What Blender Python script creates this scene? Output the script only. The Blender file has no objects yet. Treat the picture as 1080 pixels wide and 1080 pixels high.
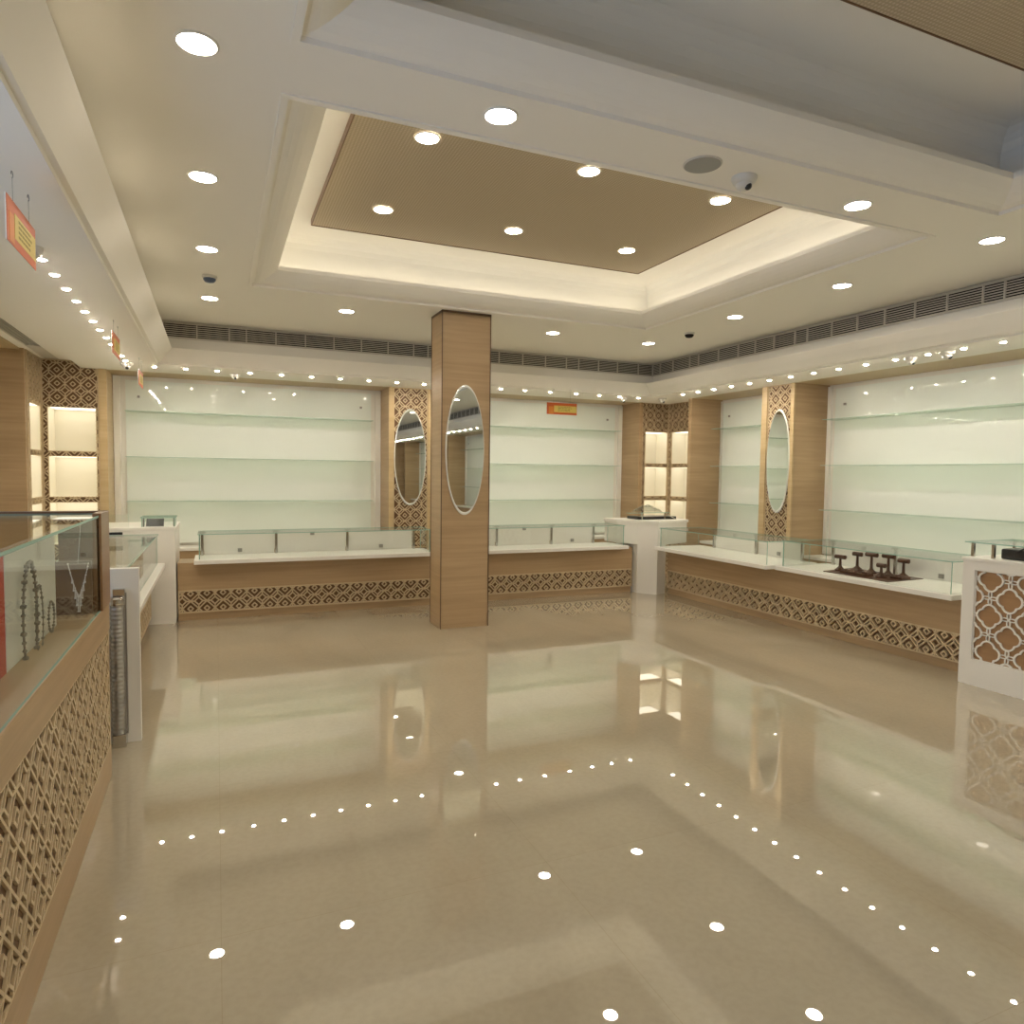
import bpy, bmesh, math, random
from mathutils import Vector, Matrix
random.seed(7)
S = bpy.context.scene
COL = S.collection
PI = math.pi

# ------------------------------------------------------------------ materials
def newmat(name):
    m = bpy.data.materials.new(name); m.use_nodes = True
    nt = m.node_tree; nt.nodes.clear()
    out = nt.nodes.new('ShaderNodeOutputMaterial')
    return m, nt, out
def N(nt, t, **kw):
    n = nt.nodes.new(t)
    for k, v in kw.items():
        if hasattr(n, k): setattr(n, k, v)
        else: n.inputs[k].default_value = v
    return n
def pbr(name, col, rough=.5, metal=0, coat=0, coat_rough=.03, spec=.5, ior=1.5):
    m, nt, out = newmat(name)
    b = N(nt, 'ShaderNodeBsdfPrincipled')
    b.inputs['Base Color'].default_value = (*col, 1)
    b.inputs['Roughness'].default_value = rough
    b.inputs['Metallic'].default_value = metal
    b.inputs['Coat Weight'].default_value = coat
    b.inputs['Coat Roughness'].default_value = coat_rough
    b.inputs['Specular IOR Level'].default_value = spec
    b.inputs['IOR'].default_value = ior
    nt.links.new(b.outputs[0], out.inputs[0])
    return m, nt, b
def ramp(nt, fac, stops):
    r = nt.nodes.new('ShaderNodeValToRGB')
    els = r.color_ramp.elements
    while len(els) < len(stops): els.new(.5)
    for e, (p, c) in zip(els, stops): e.position = p; e.color = (*c, 1)
    nt.links.new(fac, r.inputs[0]); return r
def coords(nt, scale=(1, 1, 1)):
    tc = nt.nodes.new('ShaderNodeTexCoord'); mp = nt.nodes.new('ShaderNodeMapping')
    mp.inputs['Scale'].default_value = scale
    nt.links.new(tc.outputs['Object'], mp.inputs[0]); return mp.outputs[0]
def wood(name, c1, c2, scale=(1.3, 1.3, 34), rough=.38):
    m, nt, b = pbr(name, c1, rough, spec=.4)
    n = N(nt, 'ShaderNodeTexNoise', Scale=1.0, Detail=6.0, Roughness=.62)
    nt.links.new(coords(nt, scale), n.inputs['Vector'])
    n2 = N(nt, 'ShaderNodeTexNoise', Scale=1.0, Detail=3.0)
    nt.links.new(coords(nt, (scale[0]*.5, scale[1]*.5, scale[2]*.16)), n2.inputs['Vector'])
    mx = N(nt, 'ShaderNodeMath', operation='ADD'); mu = N(nt, 'ShaderNodeMath', operation='MULTIPLY')
    mu.inputs[1].default_value = .5
    nt.links.new(n.outputs['Fac'], mx.inputs[0]); nt.links.new(n2.outputs['Fac'], mx.inputs[1])
    nt.links.new(mx.outputs[0], mu.inputs[0])
    r = ramp(nt, mu.outputs[0], [(.36, c2), (.62, c1)])
    nt.links.new(r.outputs[0], b.inputs['Base Color'])
    return m
def glassmat(name, tint, refl=1.0, rough=0.0):
    m, nt, out = newmat(name)
    t = N(nt, 'ShaderNodeBsdfTransparent'); t.inputs[0].default_value = (*tint, 1)
    g = N(nt, 'ShaderNodeBsdfGlossy'); g.inputs['Roughness'].default_value = rough
    lw = N(nt, 'ShaderNodeLayerWeight', Blend=.5)          # Schlick: .04 + .96 * facing^5, the same from both sides
    pw = N(nt, 'ShaderNodeMath', operation='POWER'); pw.inputs[1].default_value = 5
    nt.links.new(lw.outputs['Facing'], pw.inputs[0])
    f = N(nt, 'ShaderNodeMath', operation='MULTIPLY_ADD'); f.inputs[1].default_value = .96; f.inputs[2].default_value = .04
    nt.links.new(pw.outputs[0], f.inputs[0])
    mu = N(nt, 'ShaderNodeMath', operation='MULTIPLY'); mu.inputs[1].default_value = refl
    mx = N(nt, 'ShaderNodeMixShader')
    nt.links.new(f.outputs[0], mu.inputs[0]); nt.links.new(mu.outputs[0], mx.inputs[0])
    nt.links.new(t.outputs[0], mx.inputs[1]); nt.links.new(g.outputs[0], mx.inputs[2])
    nt.links.new(mx.outputs[0], out.inputs[0]); return m
def emis(name, col, s):
    m, nt, out = newmat(name)
    e = N(nt, 'ShaderNodeEmission'); e.inputs[0].default_value = (*col, 1); e.inputs[1].default_value = s
    nt.links.new(e.outputs[0], out.inputs[0]); return m

WARM = (1, .89, .745)
M = {}
M['plaster'] = pbr('plaster', (.89, .86, .785), .75, spec=.25)[0]
M['white'] = pbr('white_lacquer', (.82, .80, .74), .3, spec=.45)[0]
M['frame'] = pbr('cream_frame', (.80, .78, .70), .45)[0]
M['oak'] = wood('oak_veneer', (.475, .335, .19), (.37, .25, .132))
M['oak_edge'] = wood('light_oak_edge', (.60, .46, .26), (.51, .37, .19))
M['jali'] = wood('cut_lattice_wood', (.64, .51, .33), (.56, .435, .26))
M['backing'] = wood('lattice_backing', (.17, .09, .04), (.13, .068, .03))
M['jali_white'] = pbr('lattice_white', (.84, .82, .76), .4)[0]
M['backing2'] = wood('warm_backing', (.40, .235, .115), (.33, .19, .09))
M['brown'] = wood('dark_brown_wood', (.20, .105, .05), (.13, .065, .03), rough=.3)
M['stile'] = wood('stile_wood', (.30, .165, .075), (.22, .115, .05), rough=.3)
M['darkedge'] = pbr('dark_edge_strip', (.12, .07, .035), .4)[0]
M['glass'] = glassmat('clear_glass', (.972, .988, .978), .8)
M['shelfglass'] = glassmat('shelf_glass', (.84, .905, .85), .6)
M['edge'] = pbr('glass_edge', (.30, .50, .42), .25)[0]
M['edge2'] = pbr('shelf_edge', (.52, .66, .57), .25)[0]
M['backglass'] = pbr('frosted_back_glass', (.84, .90, .83), .5, coat=1, coat_rough=.02)[0]
M['mirror'] = pbr('mirror_silver', (.86, .90, .86), .01, metal=1)[0]
M['chrome'] = pbr('chrome', (.62, .61, .58), .18, metal=1)[0]
M['steel'] = pbr('brushed_steel', (.36, .35, .33), .35, metal=.8)[0]
M['bevel'] = pbr('mirror_bevel', (.88, .90, .86), .15, metal=.3)[0]
M['black'] = pbr('black_plastic', (.015, .014, .014), .3)[0]
M['grey'] = pbr('speaker_cloth', (.36, .36, .33), .8)[0]
M['cam'] = pbr('camera_white', (.68, .66, .60), .35)[0]
M['blue'] = pbr('detector_blue', (.10, .14, .22), .3)[0]
M['ventdark'] = pbr('vent_dark', (.02, .018, .016), .9)[0]
M['slat'] = pbr('vent_slat', (.62, .59, .52), .5)[0]
M['darkwood'] = pbr('stand_leatherette', (.075, .028, .015), .3)[0]
M['red'] = pbr('red_velvet', (.50, .035, .015), .6)[0]
M['poster'] = pbr('white_board', (.70, .69, .63), .5)[0]
M['silver'] = pbr('dark_silver_chain', (.22, .21, .19), .35, metal=.7)[0]
M['pale'] = pbr('pale_silver_chain', (.75, .72, .62), .35, metal=.4)[0]
M['orange'] = pbr('sign_orange', (.55, .10, .006), .45)[0]
M['orange2'] = pbr('sign_amber', (.62, .20, .01), .45)[0]
M['yellow'] = pbr('sign_yellow', (.62, .48, .09), .45)[0]
M['ink'] = pbr('sign_ink', (.30, .24, .04), .6)[0]
M['film'] = glassmat('clear_film', (.80, .82, .80), 1.6, .25)
M['ribbed'] = pbr('ribbed_metal', (.42, .41, .38), .3, metal=.85)[0]
M['lamp'] = emis('downlight_glow', WARM, 74)
M['spot'] = emis('spot_glow', WARM, 400)
M['led'] = emis('cove_led', (1, .91, .74), 5.8)
M['nled'] = emis('niche_led', (1, .90, .70), 1.9)
M['nichewhite'] = pbr('niche_cream', (.86, .82, .70), .5)[0]

# woven ceiling panel
m, nt, b = pbr('woven_panel', (.40, .29, .16), .7)
v = coords(nt, (1, 1, 1))
w1 = N(nt, 'ShaderNodeTexWave', Scale=16.0, Distortion=0.0); w1.bands_direction = 'X'
w2 = N(nt, 'ShaderNodeTexWave', Scale=16.0, Distortion=0.0); w2.bands_direction = 'Y'
nt.links.new(v, w1.inputs[0]); nt.links.new(v, w2.inputs[0])
mm = N(nt, 'ShaderNodeMath', operation='MULTIPLY')
nt.links.new(w1.outputs['Fac'], mm.inputs[0]); nt.links.new(w2.outputs['Fac'], mm.inputs[1])
r = ramp(nt, mm.outputs[0], [(.02, (.44, .36, .24)), (.7, (.60, .50, .355))])
nt.links.new(r.outputs[0], b.inputs['Base Color'])
bp = N(nt, 'ShaderNodeBump', Strength=.25, Distance=.005)
nt.links.new(mm.outputs[0], bp.inputs['Height']); nt.links.new(bp.outputs[0], b.inputs['Normal'])
M['woven'] = m

# polished marble floor
m, nt, out = newmat('polished_marble')
dif = N(nt, 'ShaderNodeBsdfDiffuse'); gl = N(nt, 'ShaderNodeBsdfGlossy'); gl.inputs['Roughness'].default_value = .0
gl.inputs[0].default_value = (.97, .96, .94, 1)
lw = N(nt, 'ShaderNodeLayerWeight', Blend=.5); pw = N(nt, 'ShaderNodeMath', operation='POWER'); pw.inputs[1].default_value = 4
ma = N(nt, 'ShaderNodeMath', operation='MULTIPLY_ADD'); ma.inputs[1].default_value = 1.05; ma.inputs[2].default_value = .10
mxs = N(nt, 'ShaderNodeMixShader')
nt.links.new(lw.outputs['Facing'], pw.inputs[0]); nt.links.new(pw.outputs[0], ma.inputs[0]); nt.links.new(ma.outputs[0], mxs.inputs[0])
nt.links.new(dif.outputs[0], mxs.inputs[1]); nt.links.new(gl.outputs[0], mxs.inputs[2]); nt.links.new(mxs.outputs[0], out.inputs[0])
n = N(nt, 'ShaderNodeTexNoise', Scale=1.1, Detail=7.0, Roughness=.6, Distortion=.8)
nt.links.new(coords(nt, (1, .45, 1)), n.inputs['Vector'])
r = ramp(nt, n.outputs['Fac'], [(.30, (.43, .375, .275)), (.5, (.475, .42, .31)), (.72, (.51, .455, .345))])
n3 = N(nt, 'ShaderNodeTexNoise', Scale=38.0, Detail=4.0)
nt.links.new(coords(nt), n3.inputs['Vector'])
r3 = ramp(nt, n3.outputs['Fac'], [(.35, (.95, .95, .95)), (.6, (1, 1, 1))])
mx = N(nt, 'ShaderNodeMixRGB', blend_type='MULTIPLY'); mx.inputs[0].default_value = 1
nt.links.new(r.outputs[0], mx.inputs[1]); nt.links.new(r3.outputs[0], mx.inputs[2])
br = N(nt, 'ShaderNodeTexBrick', Scale=1.0)
br.offset = 0; br.inputs['Color1'].default_value = (1, 1, 1, 1); br.inputs['Color2'].default_value = (.975, .97, .96, 1)
br.inputs['Mortar'].default_value = (.88, .86, .82, 1); br.inputs['Mortar Size'].default_value = .0012
br.inputs['Brick Width'].default_value = 1.2; br.inputs['Row Height'].default_value = 1.2
nt.links.new(coords(nt), br.inputs['Vector'])
mx2 = N(nt, 'ShaderNodeMixRGB', blend_type='MULTIPLY'); mx2.inputs[0].default_value = 1
nt.links.new(mx.outputs[0], mx2.inputs[1]); nt.links.new(br.outputs['Color'], mx2.inputs[2])
nt.links.new(mx2.outputs[0], dif.inputs['Color'])
M['floor'] = m

# ------------------------------------------------------------------ helpers
def BM(): return bmesh.new()
def box(bm, x0, x1, y0, y1, z0, z1, bev=0):
    x0, x1 = sorted((x0, x1)); y0, y1 = sorted((y0, y1)); z0, z1 = sorted((z0, z1))
    vs = [bm.verts.new(p) for p in ((x0,y0,z0),(x1,y0,z0),(x1,y1,z0),(x0,y1,z0),(x0,y0,z1),(x1,y0,z1),(x1,y1,z1),(x0,y1,z1))]
    fs = [bm.faces.new([vs[i] for i in f]) for f in ((3,2,1,0),(4,5,6,7),(0,1,5,4),(1,2,6,5),(2,3,7,6),(3,0,4,7))]
    if bev:
        es = list({e for f in fs for e in f.edges})
        bmesh.ops.bevel(bm, geom=es, offset=bev, segments=2, affect='EDGES', profile=.5)
    return bm
def lathe(bm, prof, c=(0, 0, 0), seg=24, axis='z'):
    rings = []
    for r, h in prof:
        ring = []
        for k in range(seg):
            a = 2*PI*k/seg
            p = {'z': (r*math.cos(a), r*math.sin(a), h), 'x': (h, r*math.cos(a), r*math.sin(a)), 'y': (r*math.cos(a), h, r*math.sin(a))}[axis]
            ring.append(bm.verts.new((p[0]+c[0], p[1]+c[1], p[2]+c[2])))
        rings.append(ring)
    for a, b_ in zip(rings, rings[1:]):
        for k in range(seg): bm.faces.new((a[k], a[(k+1) % seg], b_[(k+1) % seg], b_[k]))
    bm.faces.new(rings[0][::-1]); bm.faces.new(rings[-1])
    return bm
def tube(bm, pts, r, seg=8, closed=False):
    pts = [Vector(p) for p in pts]; n = len(pts); rings = []
    for i, p in enumerate(pts):
        a = pts[(i-1) % n] if (closed or i) else p
        b_ = pts[(i+1) % n] if (closed or i < n-1) else p
        t = (b_-a).normalized(); up = Vector((0, 0, 1)) if abs(t.z) < .9 else Vector((1, 0, 0))
        s = t.cross(up).normalized(); u = s.cross(t)
        rings.append([bm.verts.new(p+s*r*math.cos(2*PI*k/seg)+u*r*math.sin(2*PI*k/seg)) for k in range(seg)])
    m_ = n if closed else n-1
    for i in range(m_):
        a, b_ = rings[i], rings[(i+1) % n]
        for k in range(seg): bm.faces.new((a[k], a[(k+1) % seg], b_[(k+1) % seg], b_[k]))
    if not closed: bm.faces.new(rings[0][::-1]); bm.faces.new(rings[-1])
    return bm
def quad(bm, *p): bm.faces.new([bm.verts.new(q) for q in p])
def prism(bm, poly, z0, z1):
    a = [bm.verts.new((x, y, z0)) for x, y in poly]; b_ = [bm.verts.new((x, y, z1)) for x, y in poly]
    n = len(poly)
    bm.faces.new(a[::-1]); bm.faces.new(b_)
    for i in range(n): bm.faces.new((a[i], a[(i+1) % n], b_[(i+1) % n], b_[i]))
    return bm
def origin_of(root):
    o = Vector((0, 0, 0))
    while root: o += Vector(root.location); root = root.parent
    return o
def obj(name, bm, mat, parent=None, loc=None, smooth=False, keep=False):
    """loc: world origin for a parentless mesh. Vertices are given in world space unless keep."""
    bmesh.ops.recalc_face_normals(bm, faces=bm.faces[:])
    me = bpy.data.meshes.new(name)
    base = origin_of(parent) if parent else Vector(loc or (0, 0, 0))
    if not keep:
        for v_ in bm.verts: v_.co -= base
    bm.to_mesh(me); bm.free()
    for mt in (mat if isinstance(mat, (list, tuple)) else [mat]): me.materials.append(mt)
    if smooth:
        for p in me.polygons: p.use_smooth = True
        try: me.set_sharp_from_angle(angle=.7)
        except Exception: pass
    o = bpy.data.objects.new(name, me); COL.objects.link(o)
    if parent: o.parent = parent
    else: o.location = base
    return o
def pane(name, dims, parent, mat=None):
    """glass pane: broad faces clear, narrow faces greenish edge"""
    bm = BM(); box(bm, *dims)
    sz = (abs(dims[1]-dims[0]), abs(dims[3]-dims[2]), abs(dims[5]-dims[4])); ax = sz.index(min(sz))
    bmesh.ops.recalc_face_normals(bm, faces=bm.faces[:])
    for f in bm.faces: f.material_index = 0 if abs(f.normal[ax]) > .5 else 1
    return obj(name, bm, [mat or M['glass'], M['edge2'] if mat is M['shelfglass'] else M['edge']], parent)
def tag(o, label, cat, group=None):
    o['label'] = label; o['category'] = cat
    if group: o['group'] = group
    return o
def thing(name, label, cat, loc, group=None):
    o = bpy.data.objects.new(name, None); COL.objects.link(o); o.location = loc
    o.empty_display_size = .1
    return tag(o, label, cat, group)
def struct(name, bm, mat, parent=None, **k):
    o = obj(name, bm, mat, parent, **k)
    if not parent: o['kind'] = 'structure'
    return o
def copy_tree(o, parent=None):
    c = o.copy(); COL.objects.link(c)
    if parent: c.parent = parent
    for ch in list(o.children): copy_tree(ch, c)
    return c
def rect_pieces(X0, X1, Y0, Y1, holes):
    xs = sorted({X0, X1, *[h[0] for h in holes], *[h[1] for h in holes]})
    ys = sorted({Y0, Y1, *[h[2] for h in holes], *[h[3] for h in holes]})
    for a, b_ in zip(xs, xs[1:]):
        for c, d in zip(ys, ys[1:]):
            cx, cy = (a+b_)/2, (c+d)/2
            if any(h[0] < cx < h[1] and h[2] < cy < h[3] for h in holes): continue
            yield a, b_, c, d
ORD = ['first','second','third','fourth','fifth','sixth','seventh','eighth','ninth','tenth','eleventh','twelfth','thirteenth','fourteenth','fifteenth','sixteenth','seventeenth','eighteenth','nineteenth','twentieth']

# ------------------------------------------------------------------ lattice
def clipseg(p, q, w, h):
    x0, y0 = p; x1, y1 = q; t0, t1 = 0., 1.; dx, dy = x1-x0, y1-y0
    for pp, qq in ((-dx, x0), (dx, w-x0), (-dy, y0), (dy, h-y0)):
        if abs(pp) < 1e-12:
            if qq < 0: return None
        else:
            t = qq/pp
            if pp < 0: t0 = max(t0, t)
            else: t1 = min(t1, t)
    if t1-t0 < 1e-4: return None
    return (x0+t0*dx, y0+t0*dy), (x0+t1*dx, y0+t1*dy)
def bar2d(bm, p, q, wd, F, th):
    dx, dy = q[0]-p[0], q[1]-p[1]; L = math.hypot(dx, dy)
    if L < 1e-5: return
    th *= 1+.12*random.random()          # crossing bars never share one exact plane
    nx, ny = -dy/L*wd/2, dx/L*wd/2; ex, ey = dx/L*wd*.2, dy/L*wd*.2
    c = [(p[0]+nx-ex, p[1]+ny-ey), (q[0]+nx+ex, q[1]+ny+ey), (q[0]-nx+ex, q[1]-ny+ey), (p[0]-nx-ex, p[1]-ny-ey)]
    a = [bm.verts.new(F(x, y, 0)) for x, y in c]; b_ = [bm.verts.new(F(x, y, th)) for x, y in c]
    bm.faces.new(b_)
    for i in range(4): bm.faces.new((a[i], a[(i+1) % 4], b_[(i+1) % 4], b_[i]))
def jali_segments(w, h, s, ox=0, oy=0):
    segs = []
    def arc(cx, cy, r, a0, a1, n):
        pts = [(cx+r*math.cos(a0+(a1-a0)*k/n), cy+r*math.sin(a0+(a1-a0)*k/n)) for k in range(n+1)]
        segs.extend(zip(pts, pts[1:]))
    for i in range(-1, int(w/s)+2):
        for j in range(-1, int(h/s)+2):
            cx, cy = ox+i*s, oy+j*s
            if cx < -s or cx > w+s or cy < -s or cy > h+s: continue
            for r in (.5*s, .25*s):                       # diagonal grid with a smaller diamond in every cell
                d = [(cx+r, cy), (cx, cy+r), (cx-r, cy), (cx, cy-r)]
                segs.extend(zip(d, d[1:]+d[:1]))
            d = [(cx+s/2+.17*s, cy+s/2), (cx+s/2, cy+s/2+.17*s), (cx+s/2-.17*s, cy+s/2), (cx+s/2, cy+s/2-.17*s)]
            segs.extend(zip(d, d[1:]+d[:1]))
            for dx, dy in ((1, 0), (0, 1), (-1, 0), (0, -1)):
                segs.append(((cx+dx*.25*s, cy+dy*.25*s), (cx+dx*.5*s, cy+dy*.5*s)))
    return segs
def lattice(name, parent, F, w, h, s, wd, th=.008, border=.014, ox=0, oy=0, mat='jali', back='backing', cuts=()):
    """F(u, v, t) -> world; u along, v up, t outwards. Fretwork with a dark backing plate."""
    bm = BM(); pieces = []
    for a, b_ in jali_segments(w, h, s, ox, oy):
        if cuts:
            nn = max(1, int(math.hypot(b_[0]-a[0], b_[1]-a[1])/.012))
            sub = [((a[0]+(b_[0]-a[0])*k/nn, a[1]+(b_[1]-a[1])*k/nn), (a[0]+(b_[0]-a[0])*(k+1)/nn, a[1]+(b_[1]-a[1])*(k+1)/nn)) for k in range(nn)]
        else: sub = [(a, b_)]
        for a, b_ in sub: pieces.append((a, b_))
    for a, b_ in pieces:
        c = clipseg(a, b_, w, h)
        if not c: continue
        mx_, my = (c[0][0]+c[1][0])/2, (c[0][1]+c[1][1])/2
        if any(q[0] < mx_ < q[1] and q[2] < my < q[3] for q in cuts): continue
        bar2d(bm, c[0], c[1], wd, F, th)
    for p, q in (((0, 0), (w, 0)), ((w, 0), (w, h)), ((w, h), (0, h)), ((0, h), (0, 0))):
        bar2d(bm, p, q, border, F, th*1.1)
    for q in cuts:
        for p1, p2 in (((q[0], q[2]), (q[1], q[2])), ((q[1], q[2]), (q[1], q[3])), ((q[1], q[3]), (q[0], q[3])), ((q[0], q[3]), (q[0], q[2]))):
            bar2d(bm, p1, p2, .008, F, th*1.1)
    o = obj(name, bm, M[mat], parent)
    return o
def FX(x, y, z, d=-1):     # plate in the XZ plane, faces d*Y
    return lambda u, v_, t: (x+u, y+d*t, z+v_)
def FY(x, y, z, d=-1):     # plate in the YZ plane, faces d*X
    return lambda u, v_, t: (x+d*t, y+u, z+v_)

# ------------------------------------------------------------------ setting
ZC, ZS, YF = 3.14, 2.68, -7.2
XL, XR, YB = -2.3, 6.85, 9.5      # wall planes
bm = BM(); box(bm, XL-.2, XR+.3, YF-.3, YB+.3, -.1, 0); struct('floor', bm, M['floor'])
bm = BM(); box(bm, XL-.2, XR+.3, YB+.05, YB+.25, 0, 3.7); struct('wall_back', bm, M['frame'])
bm = BM(); box(bm, XR+.05, XR+.25, YF-.3, YB+.3, 0, 3.7); struct('wall_right', bm, M['frame'])
DX0, DX1, DZ = -1.6, 2.7, 2.6     # glazed shopfront opening in the left wall, behind the viewpoint
bm = BM(); box(bm, XL-.25, XL-.05, DX1, YB+.3, 0, 3.7); box(bm, XL-.25, XL-.05, YF-.3, DX0, 0, 3.7); box(bm, XL-.25, XL-.05, DX0, DX1, DZ, 3.7)
struct('wall_left', bm, M['frame'])
bm = BM()
box(bm, XL-.2, XR+.3, YF-.2, YF, 0, 3.7)
struct('wall_front', bm, M['oak'])
win = bpy.data.objects.new('window_1', None); COL.objects.link(win); win.location = (XL-.15, .55, 0); win['kind'] = 'structure'
bm = BM()
for y in (DX0+.03, -.5, .55, 1.6, DX1-.03): box(bm, XL-.19, XL-.11, y-.03, y+.03, 0, DZ)
box(bm, XL-.19, XL-.11, DX0, DX1, DZ-.06, DZ); obj('window_frame', bm, M['steel'], win)
pane('window_pane', (XL-.155, XL-.145, DX0, DX1, .02, DZ-.05), win)

T1 = (.28, 4.32, 3.14, 6.41); T2 = (.28, 4.34, -.45, 2.75)
ceil = bpy.data.objects.new('ceiling', None); COL.objects.link(ceil); ceil['kind'] = 'structure'; ceil.location = (2.6, 1, ZC)
bm = BM()
for a, b_, c, d in rect_pieces(-.62, 5.80, YF, 8.36, [T1, T2]): box(bm, a, b_, c, d, ZC, ZC+.06)
obj('ceiling_board', bm, M['plaster'], ceil)
bm = BM(); box(bm, XL-.2, XR+.3, YF-.3, YB+.3, 3.72, 3.8); obj('light_block_slab', bm, M['plaster'], ceil)  # unseen slab added over the ceiling to keep world light out
def ring(bm, r0, z0, r1, z1):
    a = [(r0[0], r0[2]), (r0[1], r0[2]), (r0[1], r0[3]), (r0[0], r0[3])]; b_ = [(r1[0], r1[2]), (r1[1], r1[2]), (r1[1], r1[3]), (r1[0], r1[3])]
    for i in range(4):
        j = (i+1) % 4
        quad(bm, (*a[i], z0), (*a[j], z0), (*b_[j], z1), (*b_[i], z1))
def inset(r, d): return (r[0]+d, r[1]-d, r[2]+d, r[3]-d)
for T, lit in ((T1, True), (T2, False)):
    bm = BM()
    ring(bm, inset(T, -.012), ZC, inset(T, -.012), ZC-.008); ring(bm, inset(T, -.012), ZC-.008, inset(T, .02), ZC-.008)
    ring(bm, inset(T, .02), ZC-.008, inset(T, .024), ZC+.012); ring(bm, inset(T, .024), ZC+.012, inset(T, .04), ZC+.012)
    for k in range(5):                                   # quarter-round band up to the lip
        t0, t1 = k/5, (k+1)/5
        f = lambda t: (.04+.17*t, ZC+.012+.09*(t**1.6))
        (d0, z0), (d1, z1) = f(t0), f(t1); ring(bm, inset(T, d0), z0, inset(T, d1), z1)
    L = inset(T, .21)
    ring(bm, L, ZC+.102, L, ZC+.135); ring(bm, L, ZC+.135, inset(T, .20), ZC+.135); ring(bm, inset(T, .20), ZC+.135, inset(T, .20), ZC+.112); ring(bm, inset(T, .20), ZC+.112, inset(T, -.02), ZC+.112)
    obj('tray_moulding', bm, M['plaster'], ceil)
    bm = BM()
    zt = 3.60
    ring(bm, inset(T, .0), ZC+.112, inset(T, .0), 3.46)
    for k in range(5):
        a0, a1 = k/5*PI/2, (k+1)/5*PI/2
        ring(bm, inset(T, .14*(1-math.cos(a0))), 3.46+.14*math.sin(a0), inset(T, .14*(1-math.cos(a1))), 3.46+.14*math.sin(a1))
    q = inset(T, .14); quad(bm, (q[0], q[2], zt), (q[1], q[2], zt), (q[1], q[3], zt), (q[0], q[3], zt))
    obj('tray_cove', bm, M['plaster'], ceil)
    bm = BM(); p = inset(T, .455); box(bm, p[0], p[1], p[2], p[3]+(-.05 if T is T1 else -.08), 3.555, 3.60); obj('woven_panel', bm, M['woven'], ceil)
    bm = BM()
    g = .007
    y1 = p[3]+(-.05 if T is T1 else -.08)
    box(bm, p[0]-g, p[1]+g, p[2]-g, p[2], 3.55, 3.60); box(bm, p[0]-g, p[1]+g, y1, y1+g, 3.55, 3.60)
    box(bm, p[0]-g, p[0], p[2], y1, 3.55, 3.60); box(bm, p[1], p[1]+g, p[2], y1, 3.55, 3.60)
    obj('panel_edging', bm, M['brown'], ceil)
    if lit:
        bm = BM(); e = inset(T, .16); z0, z1 = ZC+.114, ZC+.126
        for x in (e[0], e[1]): box(bm, x-.008, x+.008, e[2], e[3], z0, z1)
        for y in (e[2], e[3]): box(bm, e[0], e[1], y-.008, y+.008, z0, z1)
        obj('cove_light', bm, M['led'], ceil)

# lowered border ceiling, swept round three sides: (left X, back Y, right X, z)
prof = [(-.52, 8.30, 5.72, 3.16), (-.52, 8.30, 5.72, 2.85), (-.425, 8.20, 5.55, 2.85), (-.42, 8.20, 5.55, 2.842),
        (-.475, 8.24, 5.61, 2.775), (-.535, 8.29, 5.69, 2.70), (-.56, 8.31, 5.73, 2.694),
        (-.565, 8.318, 5.735, ZS), (-1.33, 9.06, 6.34, ZS), (-1.33, 9.06, 6.34, ZS+.05), (-.62, 8.37, 5.85, ZS+.05), (-.62, 8.37, 5.85, 3.16), (-.52, 8.30, 5.72, 3.16)]
bm = BM()
for (a, b_, c, z0), (a1, b1, c1, z1) in zip(prof, prof[1:]):
    quad(bm, (a, YF, z0), (a, b_, z0), (a1, b1, z1), (a1, YF, z1))
    quad(bm, (a, b_, z0), (c, b_, z0), (c1, b1, z1), (a1, b1, z1))
    quad(bm, (c, b_, z0), (c, YF, z0), (c1, YF, z1), (c1, b1, z1))
obj('ceiling_border', bm, M['plaster'], ceil)
bm = BM(); box(bm, 6.34, 6.62, 8.24, 9.06, ZS, ZS+.05)
box(bm, -1.38, -1.33, YF, 9.06, ZS, 2.80)
for a, b_ in ((-1.58, -1.33), (XL-.05, -1.72)): box(bm, a, b_, YF, 9.06, 2.755, 2.80)
struct('trim_2', bm, M['plaster'])
bm = BM(); box(bm, 6.34, XR+.05, YF, 8.24, ZS, ZS+.06)
box(bm, -1.21, 6.06, 9.06, YB+.05, ZS, ZS+.06); box(bm, XL-.05, -1.80, YF, 8.4, 2.74, 2.76)
struct('trim_3', bm, M['oak_edge'])
# wall panels behind the cabinets of lattice (recess backs)
o = thing('ceiling_vent', 'long dark slot diffuser in the ceiling strip above the left wall', 'vent', (-1.65, 3, 2.80))
bm = BM(); box(bm, -1.72, -1.58, YF, 8.2, 2.83, 2.85); obj('backing', bm, M['ventdark'], o)
bm = BM()
for x in (-1.715, -1.68, -1.645, -1.61, -1.585): box(bm, x-.003, x+.003, YF, 8.2, 2.765, 2.83)
box(bm, -1.72, -1.58, 8.2, 9.06, 2.76, 2.83)
obj('slat', bm, M['slat'], o)

# linear grilles
def grille(o, axis, c, a0, a1, marks, z0=2.965, z1=3.128):
    s = -1
    def bx(bm, u0, u1, d0, d1, za, zb):
        if axis == 'x': box(bm, u0, u1, c-d1, c-d0, za, zb)
        elif axis == 'r': box(bm, c-d1, c-d0, u0, u1, za, zb)
        else: box(bm, c+d0, c+d1, u0, u1, za, zb)
    bm = BM(); bx(bm, a0, a1, .002, .006, z0, z1); obj('backing', bm, M['ventdark'], o)
    bm = BM(); n = 8
    for k in range(n):
        z = z0+(k+.5)*(z1-z0)/n; bx(bm, a0, a1, .008, .020, z-.0034, z+.0034)
    obj('slat', bm, M['slat'], o)
    bm = BM()
    for u in marks: bx(bm, u-.005, u+.005, .006, .024, z0, z1)
    bx(bm, a0, a1, .004, .024, z1-.004, z1+.004); bx(bm, a0, a1, .004, .024, z0-.004, z0+.004)
    obj('grille_frame', bm, M['slat'], o)
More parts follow.
